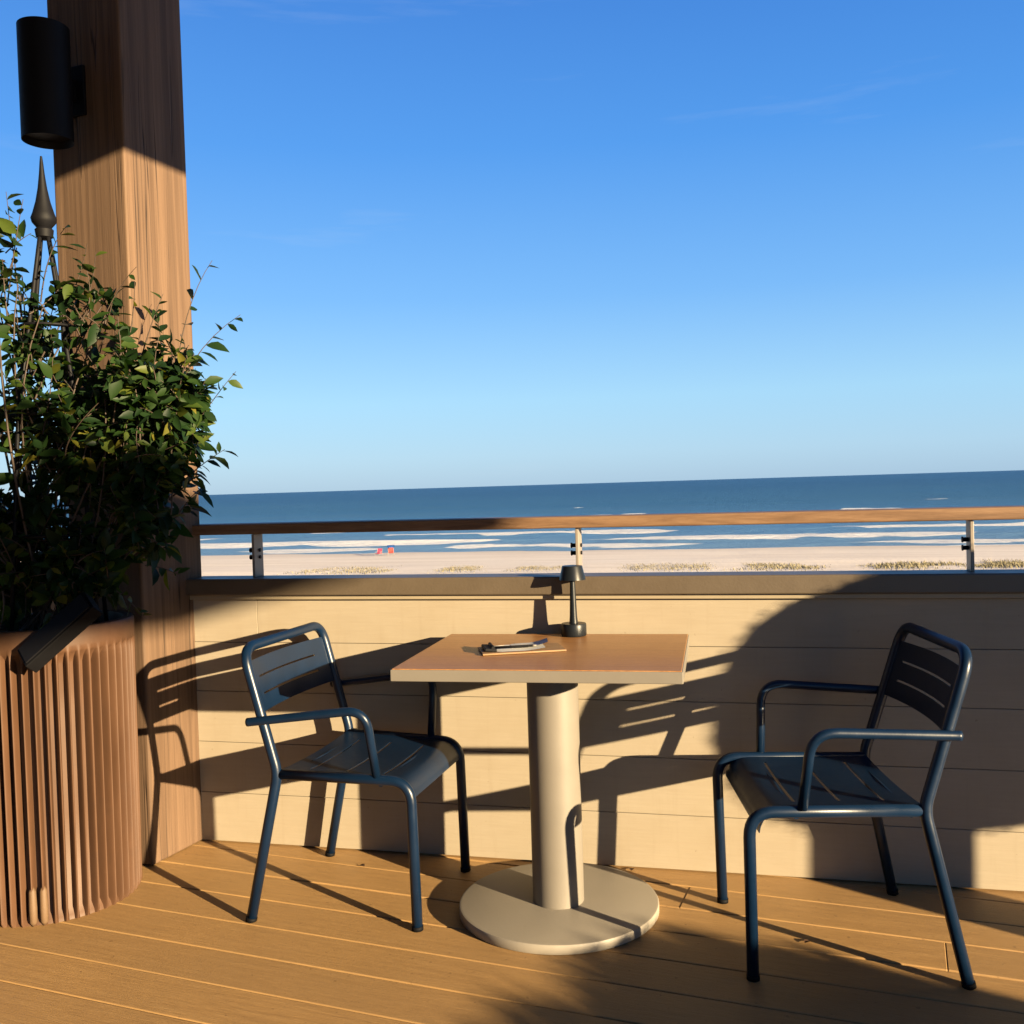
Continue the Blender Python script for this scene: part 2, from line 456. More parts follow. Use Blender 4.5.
# black tilted flat box leaning over the rim
bx = thing('spotlight_box', 'flat black rectangular light box tilted against the planter rim', 'spotlight', (-1.262, 2.735, .838))
rot = Matrix.Rotation(R(14), 3, 'Z') @ Matrix.Rotation(R(-41), 3, 'Y') @ Matrix.Rotation(R(40), 3, 'X')
bm = bmesh.new(); box(bm, (0, 0, 0), (.235, .08, .042), rot, .003); obj('housing', bm, M['blackmat'], bx)
bm = bmesh.new(); box(bm, rot @ Vector((0, 0, .0235)), (.22, .068, .005), rot, .001); obj('lens_plate', bm, M['black'], bx)
bm = bmesh.new(); tube(bm, [rot @ Vector((.04, .02, -.02)), (-.03, .09, .05), (-.06, .16, .02), (-.07, .18, -.05)], .008, 8); obj('stake', bm, M['black'], bx)

# ------------------------------------------------------------------ obelisk
ob = thing('garden_obelisk', 'black metal obelisk with a spike finial standing in the planter', 'plant support', PL + Vector((.038, .022, PH - .06)))
zb = PH - .06; zt = 2.022
bm = bmesh.new()
rods = []
for k in range(4):
    a = math.pi / 4 + k * math.pi / 2 + .3
    p0 = Vector((.17 * math.cos(a), .17 * math.sin(a), 0)); p1 = Vector((.012 * math.cos(a), .012 * math.sin(a), zt - zb))
    b = bmesh.new(); mid = p0.lerp(p1, .55) + Vector((.03 * math.cos(a), .03 * math.sin(a), 0))
    tube(b, [p0.lerp(mid, t) if t <= 1 else mid.lerp(p1, t - 1) for t in (0, .5, 1, 1.3, 1.6, 1.85, 2)], .0065, 8)
    obj('rod', b, M['black'], ob)
for zz, rr in ((.32, .150), (.68, .112), (.71, .108), (.95, .078)):
    b = bmesh.new(); n = 28
    tube(b, [(rr * math.cos(2 * math.pi * k / n), rr * math.sin(2 * math.pi * k / n), zz) for k in range(n + 1)], .0048, 6)
    obj('ring', b, M['black'], ob)
b = bmesh.new(); h0 = zt - zb
lathe(b, [(.010, -.03), (.024, -.022), (.027, .0), (.021, .006), (.034, .022), (.037, .034), (.031, .05), (.021, .085), (.0135, .125), (.008, .17), (.005, .205), (.003, .222)], 24, (0, 0, h0))
obj('finial', b, M['black'], ob, autosmooth=50)

# ------------------------------------------------------------------ jasmine plant
def add_leaf(bm, p, d, nrm, ln, wd, curl):
    d = d.normalized(); s = d.cross(nrm)
    if s.length < 1e-4: s = d.orthogonal()
    s.normalize(); n = s.cross(d).normalized()
    prof = [(0.0, .0), (.18, .62), (.42, 1.0), (.70, .72), (.90, .26)]
    mid = []; lf = []; rt = []
    for t, wq in prof:
        c = p + d * (ln * t) - n * (curl * ln * t * t)
        mid.append(bm.verts.new(c))
        if wq > 0:
            lf.append(bm.verts.new(c + s * (wd * wq * .5) + n * (wd * wq * .17)))
            rt.append(bm.verts.new(c - s * (wd * wq * .5) + n * (wd * wq * .17)))
    tip = bm.verts.new(p + d * ln - n * (curl * ln))
    fs = [(mid[0], mid[1], lf[0]), (mid[0], rt[0], mid[1])]
    for i in range(3):
        fs.append((mid[i + 1], mid[i + 2], lf[i + 1], lf[i])); fs.append((mid[i + 1], rt[i], rt[i + 1], mid[i + 2]))
    fs += [(mid[4], tip, lf[3]), (mid[4], rt[3], tip)]
    for f in fs: bm.faces.new(f).smooth = True

plant = thing('jasmine_bush', 'bushy dark green climbing plant with small glossy leaves growing in the fluted planter', 'plant', PL + Vector((0, 0, PH - .05)))
def in_post(p):
    q = p - PC; a = q.dot(BD); b = q.dot(BN)
    return -.0 < a < PW and -.02 < b < PW
def build_plant():
    r = random.Random(21); lb = bmesh.new(); sb = bmesh.new(); O = PL + Vector((0, 0, PH - .05))
    rel = lambda p: p - O
    blobs = [  # centre, radii, number of twigs, leaves per twig
        ((-1.52, 2.97, 1.08), (.34, .24, .26), 125, 16),
        ((-1.08, 2.96, 1.47), (.20, .20, .32), 125, 17),
        ((-1.075, 2.95, 1.22), (.145, .17, .20), 62, 15),
        ((-.99, 2.96, 1.50), (.13, .15, .20), 46, 15),
        ((-1.62, 3.00, 2.02), (.12, .1, .14), 12, 9),
        ((-1.27, 2.92, 1.01), (.15, .15, .14), 46, 15),
        ((-1.30, 2.98, 1.42), (.22, .2, .29), 100, 16),
        ((-1.72, 3.00, 1.12), (.26, .24, .28), 52, 14),
        ((-1.62, 3.00, 1.48), (.20, .2, .24), 24, 11),
        ((-1.42, 3.00, 1.74), (.13, .12, .26), 30, 10),
        ((-1.24, 3.00, 1.78), (.10, .10, .16), 14, 9),
        ((-1.54, 3.00, 1.94), (.16, .1, .16), 9, 8),
    ]
    def twig(a, b, nl, sag=.06, r0=.0028, lsz=1.0, start=.3, wild=1.0):
        a = Vector(a); b = Vector(b); ln = (b - a).length
        off = Vector((r.gauss(0, .25), r.gauss(0, .25), r.gauss(.15, .25))) * ln * .45 * wild
        pts = []
        for k in range(9):
            t = k / 8; p = (1 - t) ** 2 * a + 2 * t * (1 - t) * ((a + b) / 2 + off) + t * t * b
            p = p - Vector((0, 0, sag * t * t * ln)); pts.append(p)
        if any(in_post(p) for p in pts):
            pts = [p - BN * .06 if in_post(p) else p for p in pts]
        tube(sb, [rel(p) for p in pts], [r0 * (1 - .65 * k / 8) for k in range(9)], 5, False)
        for j in range(nl):
            t = start + (1 - start) * (j + r.random() * .5) / nl
            f = min(t, .999) * 8; i = int(f); p = pts[i].lerp(pts[i + 1], f - i)
            tang = (pts[i + 1] - pts[i]).normalized()
            side = tang.orthogonal(); side.rotate(Matrix.Rotation(r.random() * 6.283, 3, tang))
            d = (tang * r.uniform(.2, .9) + side + Vector((0, 0, r.uniform(-.35, .2)))).normalized()
            if t > .97: d = tang
            nrm = Vector((r.gauss(.25, .5), r.gauss(-.25, .5), r.gauss(.75, .35))).normalized()
            L_ = (.037 + .040 * r.random() ** 1.1) * lsz * (1 if t < .8 else .8)
            if in_post(p) or in_post(p + d * L_): continue
            add_leaf(lb, rel(p), d, nrm, L_, L_ * r.uniform(.40, .56), r.uniform(.0, .28))
    for c, rad, nt, nl in blobs:
        c = Vector(c)
        for _ in range(nt):
            v = Vector((r.gauss(0, 1), r.gauss(0, 1), r.gauss(0, 1))).normalized() * (r.random() ** .42)
            b = c + Vector((v.x * rad[0], v.y * rad[1], v.z * rad[2]))
            v2 = Vector((r.gauss(0, 1), r.gauss(0, 1), r.gauss(0, 1))).normalized() * .55
            a = c + Vector((v2.x * rad[0], v2.y * rad[1], v2.z * rad[2] - .3 * rad[2])) ; a = a.lerp(b, .25)
            twig(a, b, int(nl * r.uniform(.5, .85)))
    # main stems climbing the obelisk and out to the lobes
    for c, rad, nt, nl in blobs:
        for _ in range(4):
            a = PL + Vector((r.uniform(-.1, .1), r.uniform(-.1, .1), PH - .04))
            twig(a, Vector(c) + Vector((r.uniform(-1, 1) * rad[0], r.uniform(-1, 1) * rad[1], r.uniform(-.3, 1) * rad[2])) * .6, 6, .02, .005, 1, .45)
    for a, b, nl in (((-1.46, 3.0, 1.75), (-1.50, 3.02, 2.16), 9), ((-1.55, 3.0, 1.7), (-1.60, 3.0, 2.22), 9), ((-1.5, 3.0, 1.8), (-1.43, 2.98, 2.12), 8), ((-1.62, 3.0, 1.6), (-1.70, 3.0, 2.10), 9),
                     ((-1.4, 3.0, 1.8), (-1.30, 2.97, 2.03), 8), ((-1.35, 2.98, 1.7), (-1.24, 2.97, 1.98), 8), ((-1.15, 2.97, 1.6), (-1.10, 2.96, 1.86), 7), ((-1.1, 2.97, 1.6), (-1.02, 2.97, 1.82), 7)):
        twig(a, b, nl, .05, .0024, .95, .2, .5)
    # long loose runners against the sky
    for a, b, nl in (((-1.03, 2.98, 1.40), (-.80, 3.0, 1.80), 12), ((-1.0, 2.98, 1.52), (-.885, 3.02, 1.97), 7),
                     ((-1.02, 2.98, 1.30), (-.82, 3.0, 1.62), 12), ((-.98, 2.97, 1.25), (-.86, 2.99, 1.36), 12), ((-1.0, 2.97, 1.15), (-.92, 2.98, 1.25), 12),
                     ((-1.25, 3.0, 1.66), (-1.10, 2.98, 1.93), 4), ((-1.3, 3.0, 1.66), (-1.22, 2.98, 1.98), 8), ((-1.55, 3.0, 1.8), (-1.64, 3.02, 2.17), 7),
                     ((-1.5, 3.0, 1.7), (-1.72, 3.0, 2.02), 8), ((-1.1, 2.95, 1.0), (-1.0, 2.96, .98), 9), ((-1.2, 2.92, .95), (-1.09, 2.92, .86), 8),
                     ((-1.3, 2.84, .95), (-1.33, 2.76, .82), 6), ((-1.45, 2.8, .95), (-1.46, 2.74, .80), 7), ((-1.5, 3.0, 1.95), (-1.42, 3.0, 2.02), 6)):
        twig(a, b, nl, .12, .0022, .95, .15, .6)
    obj('foliage', lb, M['leaf'], plant); obj('stems', sb, M['stem'], plant, smooth=True)
build_plant()

# ------------------------------------------------------------------ table
TC = Vector((.099, 2.781, 0)); tyaw = R(-11.6); TH = .737
table = thing('bistro_table', 'small rectangular table with wood-look top on a beige round pedestal', 'table', TC, tyaw)
TW, TD, TT = .752, .602, .0315
bm = bmesh.new(); box(bm, (0, 0, TH - TT / 2 - .0006), (TW, TD, TT - .0012), None, .0025, 3); obj('tabletop', bm, M['beige'], table)
table_top = [c for c in table.children][0]
bm = bmesh.new(); box(bm, (0, 0, TH - .001), (TW - .008, TD - .008, .004), None, .001); obj('laminate_face', bm, M['top'], table_top)
bm = bmesh.new(); lathe(bm, [(.0725, .02), (.0725, TH - TT - .006)], 64); obj('column', bm, M['beige'], table, autosmooth=40)
bm = bmesh.new(); lathe(bm, [(.280, .001), (.2825, .004), (.2825, .023), (.2805, .0265), (.274, .028), (.0735, .0285)], 96); obj('base_disc', bm, M['beige_lit'], table, autosmooth=40)
bm = bmesh.new(); box(bm, (0, 0, TH - TT - .004), (.3, .3, .006), None, .001); obj('mounting_plate', bm, M['black'], table)

def tab(x, y, z=TH):      # table-local to world
    c, s = math.cos(tyaw), math.sin(tyaw); return Vector((TC.x + c * x - s * y, TC.y + s * x + c * y, z))
# lamp
lp = tab(.028, .261, TH + .002)
lamp = thing('table_lamp', 'small dark cordless lamp with a flared shade at the back of the table', 'lamp', lp)
bm = bmesh.new(); lathe(bm, [(.037, 0), (.039, .003), (.039, .034), (.037, .038), (.012, .0385)], 40); obj('base', bm, M['shade'], lamp, autosmooth=40)
bm = bmesh.new(); lathe(bm, [(.0135, .038), (.0115, .06), (.0075, .176)], 24); obj('stem', bm, M['shade'], lamp, autosmooth=40)
bm = bmesh.new(); lathe(bm, [(.006, .176), (.038, .1745), (.041, .172), (.0315, .212), (.030, .215), (.004, .2155)], 40); obj('shade', bm, M['shade'], lamp, autosmooth=40)

# clipboard with bill
cb = thing('bill_clipboard', 'small wooden bill clipboard with black clip and white receipt lying on the table', 'clipboard', tab(-.085, -.005, TH + .0015), tyaw + R(20))
bm = bmesh.new(); box(bm, (0, 0, .003), (.235, .125, .005), None, .0015); obj('board', bm, M['clipwood'], cb)
bm = bmesh.new(); box(bm, (-.092, 0, .0105), (.035, .085, .009), Matrix.Rotation(R(6), 3, 'Y'), .003); tube(bm, [(-.085, -.04, .016), (-.085, .04, .016)], .005, 8)
obj('clip', bm, M['black'], cb)
bm = bmesh.new()
NX = 12
for (x0, x1, y0, y1, zb_, amp, ang) in ((-.08, .062, -.044, .046, .0066, .006, 0), (-.03, .075, -.02, .05, .0092, .014, R(-8))):
    rows = []
    for i in range(NX + 1):
        t = i / NX; x = x0 + (x1 - x0) * t
        z = zb_ + amp * (t ** 2.2) + .001 * math.sin(7 * t)
        ra = Matrix.Rotation(ang, 3, 'Z')
        rows.append([bm.verts.new(ra @ Vector((x, y, z + .002 * math.sin(9 * y / .05)))) for y in (y0, (y0 + y1) / 2, y1)])
    for i in range(NX):
        for j in range(2): bm.faces.new((rows[i][j], rows[i + 1][j], rows[i + 1][j + 1], rows[i][j + 1]))
obj('receipt', bm, M['paper'], cb, smooth=True)
pen = thing('ballpoint_pen', 'slim black pen lying across the receipt on the clipboard', 'pen', cb.location + Vector((0, 0, .0135)), tyaw + R(17))
bm = bmesh.new(); tube(bm, [(-.085, -.02, 0), (.03, -.022, .0015)], .0034, 10); obj('barrel', bm, M['blackmat'], pen)
bm = bmesh.new(); tube(bm, [(.03, -.022, .0015), (.041, -.0222, .0016)], [.0032, .001], 10); obj('pen_tip', bm, M['steel'], pen)
bm = bmesh.new(); tube(bm, [(-.085, -.02, .0048), (-.05, -.0206, .0056)], .0011, 6); obj('pocket_clip', bm, M['steel'], pen)

# ------------------------------------------------------------------ chairs
def panel(rows, slots, thick=.0022, nx=26):
    """sheet through rows of (left point, right point); slots = list of (row0, row1, u0, u1) left open"""
    bm = bmesh.new(); g = []
    for (a, b, dip) in rows:
        a = Vector(a); b = Vector(b)
        g.append([bm.verts.new(a.lerp(b, i / nx) + Vector(dip) * (4 * (i / nx) * (1 - i / nx))) for i in range(nx + 1)])
    for j in range(len(rows) - 1):
        for i in range(nx):
            if any(r0 <= j < r1 and u0 * nx - .01 <= i < u1 * nx - .01 for (r0, r1, u0, u1) in slots): continue
            bm.faces.new((g[j][i], g[j][i + 1], g[j + 1][i + 1], g[j + 1][i]))
    bm.normal_update()
    geom = bm.faces[:]
    ex = bmesh.ops.solidify(bm, geom=geom, thickness=thick)
    for f in bm.faces: f.smooth = False
    return bm

def make_chair(label, loc, yaw, s):
    t = thing('metal_armchair', label, 'chair', (loc[0], loc[1], 0), yaw, 'navy slatted metal armchairs at the table')
    RT = .0146
    zs, zf = s['zs'], s['zf']
    # back loop with both rear legs: one bent tube
    L_ = lambda y: [(s['rf_x'], y * s['wrf'], .001), (0, y * s['wb'], zs), (s['bt_x'], y * s['wtop'], s['bt_z'])]
    a = L_(1); b = L_(-1)
    bm = bmesh.new()
    tube(bm, fillet(a + b[::-1], [0, .03, .062, .062, .03, 0], 8), RT, 14)
    bf = obj('back_frame', bm, M['navy'], t)
    for y in (1, -1):
        bm = bmesh.new(); tube(bm, [(s['rf_x'] - .0005, y * s['wrf'], 0), (s['rf_x'] + .002, y * (s['wrf'] - .0003), .012)], RT + .0015, 14); obj('foot_cap', bm, M['blackmat'], bf)
    # seat side tube running into the front leg
    for y in (1, -1):
        bm = bmesh.new()
        tube(bm, fillet([(.0, y * (s['wb'] - .004), zs - .004), (s['fc_x'], y * s['wf'], zf), (s['ff_x'], y * s['wr'], .001)], .062, 8), RT, 14)
        fl = obj('front_leg', bm, M['navy'], t)
        bm = bmesh.new(); tube(bm, [(s['ff_x'], y * s['wr'], 0), (s['ff_x'] - .0005, y * s['wr'], .012)], RT + .0015, 14); obj('foot_cap', bm, M['blackmat'], fl)
        # armrest
        bm = bmesh.new()
        xb, zb2 = s['ab_x'], s['abk_z']; d = Vector((s['abend_x'] - xb, 0, s['ab_z'] - zb2)).normalized()
        wab = s['wtop'] + .6 * (s['wb'] - s['wtop']) + RT + .0105
        pts = [(xb - .014, y * wab, zb2 - .014 * d.z), (xb, y * wab, zb2), (s['abend_x'], y * s['wa'], s['ab_z']), (s['alow_x'], y * (s['wf'] + .006), zf + .008)]
        tube(bm, fillet(pts, [0, .02, .062, 0], 8), .0122, 12)
        obj('armrest', bm, M['navy'], t)
    # seat sheet: flat slats then rolled front edge
    wi = lambda x: (s['wb'] + (s['wf'] - s['wb']) * x / s['fc_x'])
    zc = lambda x: zs + (zf - zs) * x / s['fc_x']
    xs = [-.004, .02, .068, .0755, .13, .175, .1825, .235, .285, .2925, .325]
    rows = [((x, wi(x) - .004, zc(x) + .004), (x, -wi(x) + .004, zc(x) + .004), (0, 0, -.010)) for x in xs]
    x0, z0 = xs[-1], zc(xs[-1]) + .004
    for k in range(1, 7):
        an = R(86) * k / 6; rr = .06
        x = x0 + rr * math.sin(an) + .004; z = z0 - rr * (1 - math.cos(an))
        rows.append(((x, wi(x) - .004, z), (x, -wi(x) + .004, z), (0, 0, -.010 * (1 - k / 6))))
    sl = [(2, 3, .14, .86), (5, 6, .14, .86), (8, 9, .14, .86)]
    obj('seat', panel(rows, sl), M['navy'], t, autosmooth=50)
    # cross bars under the seat
    bm = bmesh.new()
    for x in (.03, .3): tube(bm, [(x, wi(x), zc(x) - .012), (x, -wi(x), zc(x) - .012)], .008, 8)
    obj('seat_brace', bm, M['navy'], t)
    # backrest sheet
    def bp(f):      # f: 0 at the seat bend, 1 at the top of the loop
        return (s['bt_x'] * f, s['wb'] + (s['wtop'] - s['wb']) * f, zs + (s['bt_z'] - zs) * f)
    fs = [.475, .53, .598, .613, .68, .737, .752, .82, .885]
    rows = []
    for f in fs:
        x, wv, z = bp(f); k = .0
        rows.append(((x, wv - .002, z), (x, -wv + .002, z), (-.022, 0, 0)))
    obj('backrest', panel(rows, [(2, 3, .13, .87), (5, 6, .13, .87)]), M['navy'], t, autosmooth=50)
    return t
SL = dict(wb=.240, wf=.212, wr=.212, zs=.421, bt_x=-.094, bt_z=.770, rf_x=-.093, zf=.408, ff_x=.392, fc_x=.385, ab_x=-.059, ab_z=.615, abend_x=.285, alow_x=.289, wa=.270, wtop=.244, wrf=.252, abk_z=.57)
SR = dict(wb=.233, wf=.238, wr=.220, zs=.411, bt_x=-.116, bt_z=.780, rf_x=-.084, zf=.412, ff_x=.408, fc_x=.412, ab_x=-.066, ab_z=.612, abend_x=.272, alow_x=.287, wa=.288, wtop=.225, wrf=.264, abk_z=.590)
make_chair('dark blue metal armchair pulled up between the planter and the table', (-.614, 2.981), -.268, SL)
make_chair('dark blue metal armchair standing in shade to the right of the table', (.964, 2.553), 3.095, SR)

# fallen leaves
M['dry'] = painted('dry_leaf', (.16, .07, .03), .8, .4, 40, .2)
for (x, y, a, lab) in ((.72, 2.52, .5, 'curled brown dry leaf on the deck in front of the right chair'), (-.505, 3.13, 2.2, 'tiny dark dry leaf on the deck under the left chair'),
                       (.335, 3.03, 1.2, 'dry leaf caught against the wall foot behind the table base')):
    bm = bmesh.new(); add_leaf(bm, Vector((0, 0, .004)), Vector((1, .2, .15)), Vector((.2, .1, 1)), .032, .018, .35)
    o = obj('fallen_leaf', bm, M['dry']); o.location = (x, y, 0); o.rotation_euler = (0, 0, a)
    tag(o, lab, 'leaf', 'dry leaves fallen on the deck')

# ------------------------------------------------------------------ the porch over and behind the viewer
M['roofwood'] = wood('roof_boards', (.12, .075, .045), (.17, .11, .07), (1, 10, 10), 4, .7, .2)
M['housewall'] = painted('house_wall', (.16, .135, .11), .7, .1, 5, .1)
M['glass'] = painted('dark_glass', (.01, .012, .014), .08, .1, 5, .0)
roof = thing('porch_roof', 'brown boarded porch roof resting on the timber post above the terrace', 'roof')
E0 = PC + BN * .36 - Vector((0, 0, 0))
def pr(a, b, z): p = E0 - BD * a - BN * b; return Vector((p.x, p.y, z))     # a metres right, b metres back
ang = math.atan2(-BD.y, -BD.x)
zr = 2.90
bm = bmesh.new()
Rz = Matrix.Rotation(ang, 3, 'Z')
box(bm, pr(-1.3, 3.35, zr + .44), (8.35, 5.3, .05), Rz)
obj('boards', bm, M['roofwood'], roof)
bm = bmesh.new(); box(bm, pr(2.80, 3.35, zr + .21), (.12, 5.3, .41), Rz, .006); obj('edge_beam', bm, M['roofwood'], roof)
bm = bmesh.new(); box(bm, pr(-1.8, .77, zr + .33), (7.8, .14, .16), Rz, .006); obj('front_beam', bm, M['roofwood'], roof)
house = thing('restaurant_wall', 'dark wall with glazed doors at the back of the terrace', 'wall')
bm = bmesh.new(); box(bm, pr(-1.7, 6.1, 1.6), (8.0, .2, 3.4), Rz); obj('wall_panel', bm, M['housewall'], house)
for k in range(4):
    b = bmesh.new(); box(b, pr(-4.3 + 1.75 * k, 5.985, 1.15), (1.2, .03, 2.2), Rz, .004); obj('glazed_door', b, M['glass'], house)

blocker = thing('sky_blocker', 'added unseen dark wing of the building to the right of the terrace', 'building')  # unseen wall added to cut the sky fill from the right
wp0 = P_uv(3.75, 0, -.9); wp1 = P_uv(3.75, 0, -14)
bm = bmesh.new(); mid = (wp0 + wp1) / 2; box(bm, (mid.x + .07, mid.y + .075, 3.3), (13.1, .2, 6.6), Matrix.Rotation(math.atan2(DV.y, DV.x), 3, 'Z'), .01)
obj('blocker_wall', bm, M['housewall'], blocker)

# ------------------------------------------------------------------ unseen stand-ins added and shaped to throw their shadows into the picture
def shrub(bm, c, rad, n, r, power=2.0, leaf=.05):
    for _ in range(n):
        v = Vector((r.gauss(0, 1), r.gauss(0, 1), r.gauss(0, 1))).normalized()
        p_ = power
        k = (abs(v.x) ** p_ + abs(v.y) ** p_ + abs(v.z) ** p_) ** (-1 / p_)
        p = Vector(c) + Vector((v.x * rad[0], v.y * rad[1], v.z * rad[2])) * k * r.uniform(.86, 1.0)
        d = (v + Vector((r.gauss(0, .5), r.gauss(0, .5), r.gauss(0, .5)))).normalized()
        add_leaf(bm, p, d, Vector((r.gauss(0, .6), r.gauss(0, .6), 1)).normalized(), leaf * r.uniform(.7, 1.2), leaf * .6, .15)
def core(bm, c, rad, power=2.0, n=28, k_=.93):
    b = bmesh.new(); bmesh.ops.create_uvsphere(b, u_segments=n * 2, v_segments=n, radius=1)
    for v in b.verts:
        q = v.co; k = (abs(q.x) ** power + abs(q.y) ** power + abs(q.z) ** power) ** (-1 / power)
        v.co = Vector((q.x * k * rad[0], q.y * k * rad[1], q.z * k * rad[2])) * k_ * (1 + .03 * noise.noise(q * 4)) + Vector(c)
    merge(bm, b)
M['hedge'] = leaf_mat(); M['hedge'].name = 'clipped_leaf'
M['pot'] = painted('grey_pot', (.2, .19, .18), .6, .1, 8, .1)

def topiary():  # added out of view; outline shaped after the rounded shadow on the wall
    s = -.85; c = P_uv(2.84, 0, s); g = Vector((c.x, c.y, 0)); off = -KS * s
    t = thing('shadow_shrub', 'unseen rounded shrub in a tall grey pot, shaped to cast the shadow on the right of the wall', 'plant', g)
    zt_, zl_ = 1.177 + off, .358 + off
    rr = .335; r = random.Random(8); cz = (zt_ + zl_) / 2; cc = SIDE * .10 + Vector((0, 0, cz))
    bm = bmesh.new()
    core(bm, cc, (rr, rr, (zt_ - zl_) / 2), 2.5, 28, .96); shrub(bm, cc, (rr, rr, (zt_ - zl_) / 2), 9000, r, 2.5, .012)
    obj('crown', bm, M['hedge'], t)
    bm = bmesh.new(); tube(bm, [(0, 0, .5), (0, 0, zl_ + .1)], .05, 10); obj('trunk', bm, M['stem'], t)
    bm = bmesh.new(); lathe(bm, [(.11, 0), (.115, .02), (.112, .58), (.108, .60), (.09, .60), (.09, .55)], 40); obj('pot', bm, M['pot'], t, autosmooth=40)
topiary()

def trough():  # added out of view; hedge top shaped to darken the front deck
    s = -2.6; off = -KS * s
    t = thing('shadow_hedge', 'unseen hedge in a low planter box, shaped to cast the shadow on the front of the deck', 'plant', P_uv(1.55, off * 0 + KS * s, s), math.atan2(SIDE.y, SIDE.x))
    t.location.z = 0
    r = random.Random(4); zt_ = .275 + off
    bm = bmesh.new()
    core(bm, (-.1, 0, zt_ - .26), (.95, .24, .26), 3.2); shrub(bm, (-.1, 0, zt_ - .26), (.95, .24, .26), 5200, r, 3.2, .04)
    core(bm, (.45, 0, zt_ - .20), (.38, .26, .235), 2.3); shrub(bm, (.45, 0, zt_ - .20), (.38, .26, .235), 2600, r, 2.3, .03)
    obj('hedge', bm, M['hedge'], t)
    bm = bmesh.new(); box(bm, (-.08, 0, .25), (1.9, .44, .5), None, .01); obj('trough_box', bm, M['pot'], t)
trough()

def umbrella():  # added out of view; canopy placed to shade the left rail and post
    s = -5.2; c = P_uv(1.2, 0, s); off = -KS * s
    t = thing('shadow_umbrella', 'unseen cream cantilever umbrella, added to shade the rail, post and plant', 'umbrella', (c.x, c.y, 0), math.atan2(SIDE.y, SIDE.x))
    zr_, za_ = 1.62 + off, 1.90 + off
    bm = bmesh.new(); n = 8; rr = 1.2
    apex = bm.verts.new((0, 0, za_)); ring = [bm.verts.new((rr * math.cos(2 * math.pi * k / n + .39), rr * math.sin(2 * math.pi * k / n + .39), zr_ )) for k in range(n)]
    low = [bm.verts.new(v.co * 1.0 + Vector((0, 0, -.05))) for v in ring]
    for k in range(n):
        bm.faces.new((apex, ring[k], ring[(k + 1) % n])); bm.faces.new((ring[k], low[k], low[(k + 1) % n], ring[(k + 1) % n]))
    bmesh.ops.solidify(bm, geom=bm.faces[:], thickness=.004)
    obj('canopy', bm, painted('canvas', (.55, .5, .42), .8, .08, 12, .1), t)
    bm = bmesh.new(); tube(bm, fillet([(-1.55, 0, .05), (-1.55, 0, za_ + .12), (0, 0, za_ + .16), (0, 0, za_ - .05)], .15, 6), .035, 14); obj('pole', bm, M['roofwood'], t)
    bm = bmesh.new(); lathe(bm, [(.28, 0), (.28, .05), (.06, .08), (.05, .3)], 40, (-1.55, 0, 0)); obj('base', bm, M['pot'], t, autosmooth=40)
umbrella()

# ------------------------------------------------------------------ beach, sea
SEA = -5.3; bl = wang
def sand_mat():
    t = NT('beach_sand'); v = t.coords((.12, 1, 1))
    a = t.noise(v, .5, 6, .6); f = t.noise(t.coords(), 2.5, 6, .7)
    c = t.ramp(a, [(.3, (.58, .50, .41)), (.5, (.66, .58, .485)), (.7, (.71, .635, .54))])
    c = t.mix(t.ramp(f, [(.5, 0.0), (.75, .35)]), c, (.48, .41, .33))
    sx = t.n('ShaderNodeSeparateXYZ'); t.l(t.coords(), sx.inputs[0])
    y = t.math('ADD', sx.outputs[1], t.math('MULTIPLY', t.noise(t.coords((.03, .03, .03)), 1.0, 3), 3.0))
    wet = t.ramp(t.math('MULTIPLY_ADD', y, 1 / 20., -75 / 20.), [(.5, 0.0), (1.0, .55)])
    c = t.mix(wet, c, (.38, .31, .25))
    t.base(c, .92); t.rough(.9); t.bump(f, .4, .08); t.set(Specular_IOR_Level=.15)
    return t.m
def beach():
    bm = bmesh.new(); ny, nx = 130, 160
    rows = []
    for j in range(ny + 1):
        tt = j / ny; y = 2.5 + 118 * tt
        row = []
        for i in range(nx + 1):
            u = (i / nx - .5) * 2; x = 900 * math.copysign(abs(u) ** 2.2, u)
            base = -4.45 - .85 * max(0, (y - 55) / 37) - (.5 if y > 93 else 0) * (y - 93) / 20
            du = .32 * noise.noise(Vector((x * .045, y * .09, 1))) + .12 * noise.noise(Vector((x * .2, y * .3, 4)))
            k = max(0, min(1, (80 - y) / 25))
            row.append(bm.verts.new((x, y, base + du * k + .02 * noise.noise(Vector((x * .3, y * .6, 2))))))
        rows.append(row)
    for j in range(ny):
        for i in range(nx): bm.faces.new((rows[j][i], rows[j][i + 1], rows[j + 1][i + 1], rows[j + 1][i])).smooth = True
    o = obj('beach', bm, sand_mat()); o.rotation_euler = (0, 0, bl); o.location = (0, WK[1], 0)
    tag(o, kind='structure')
beach()

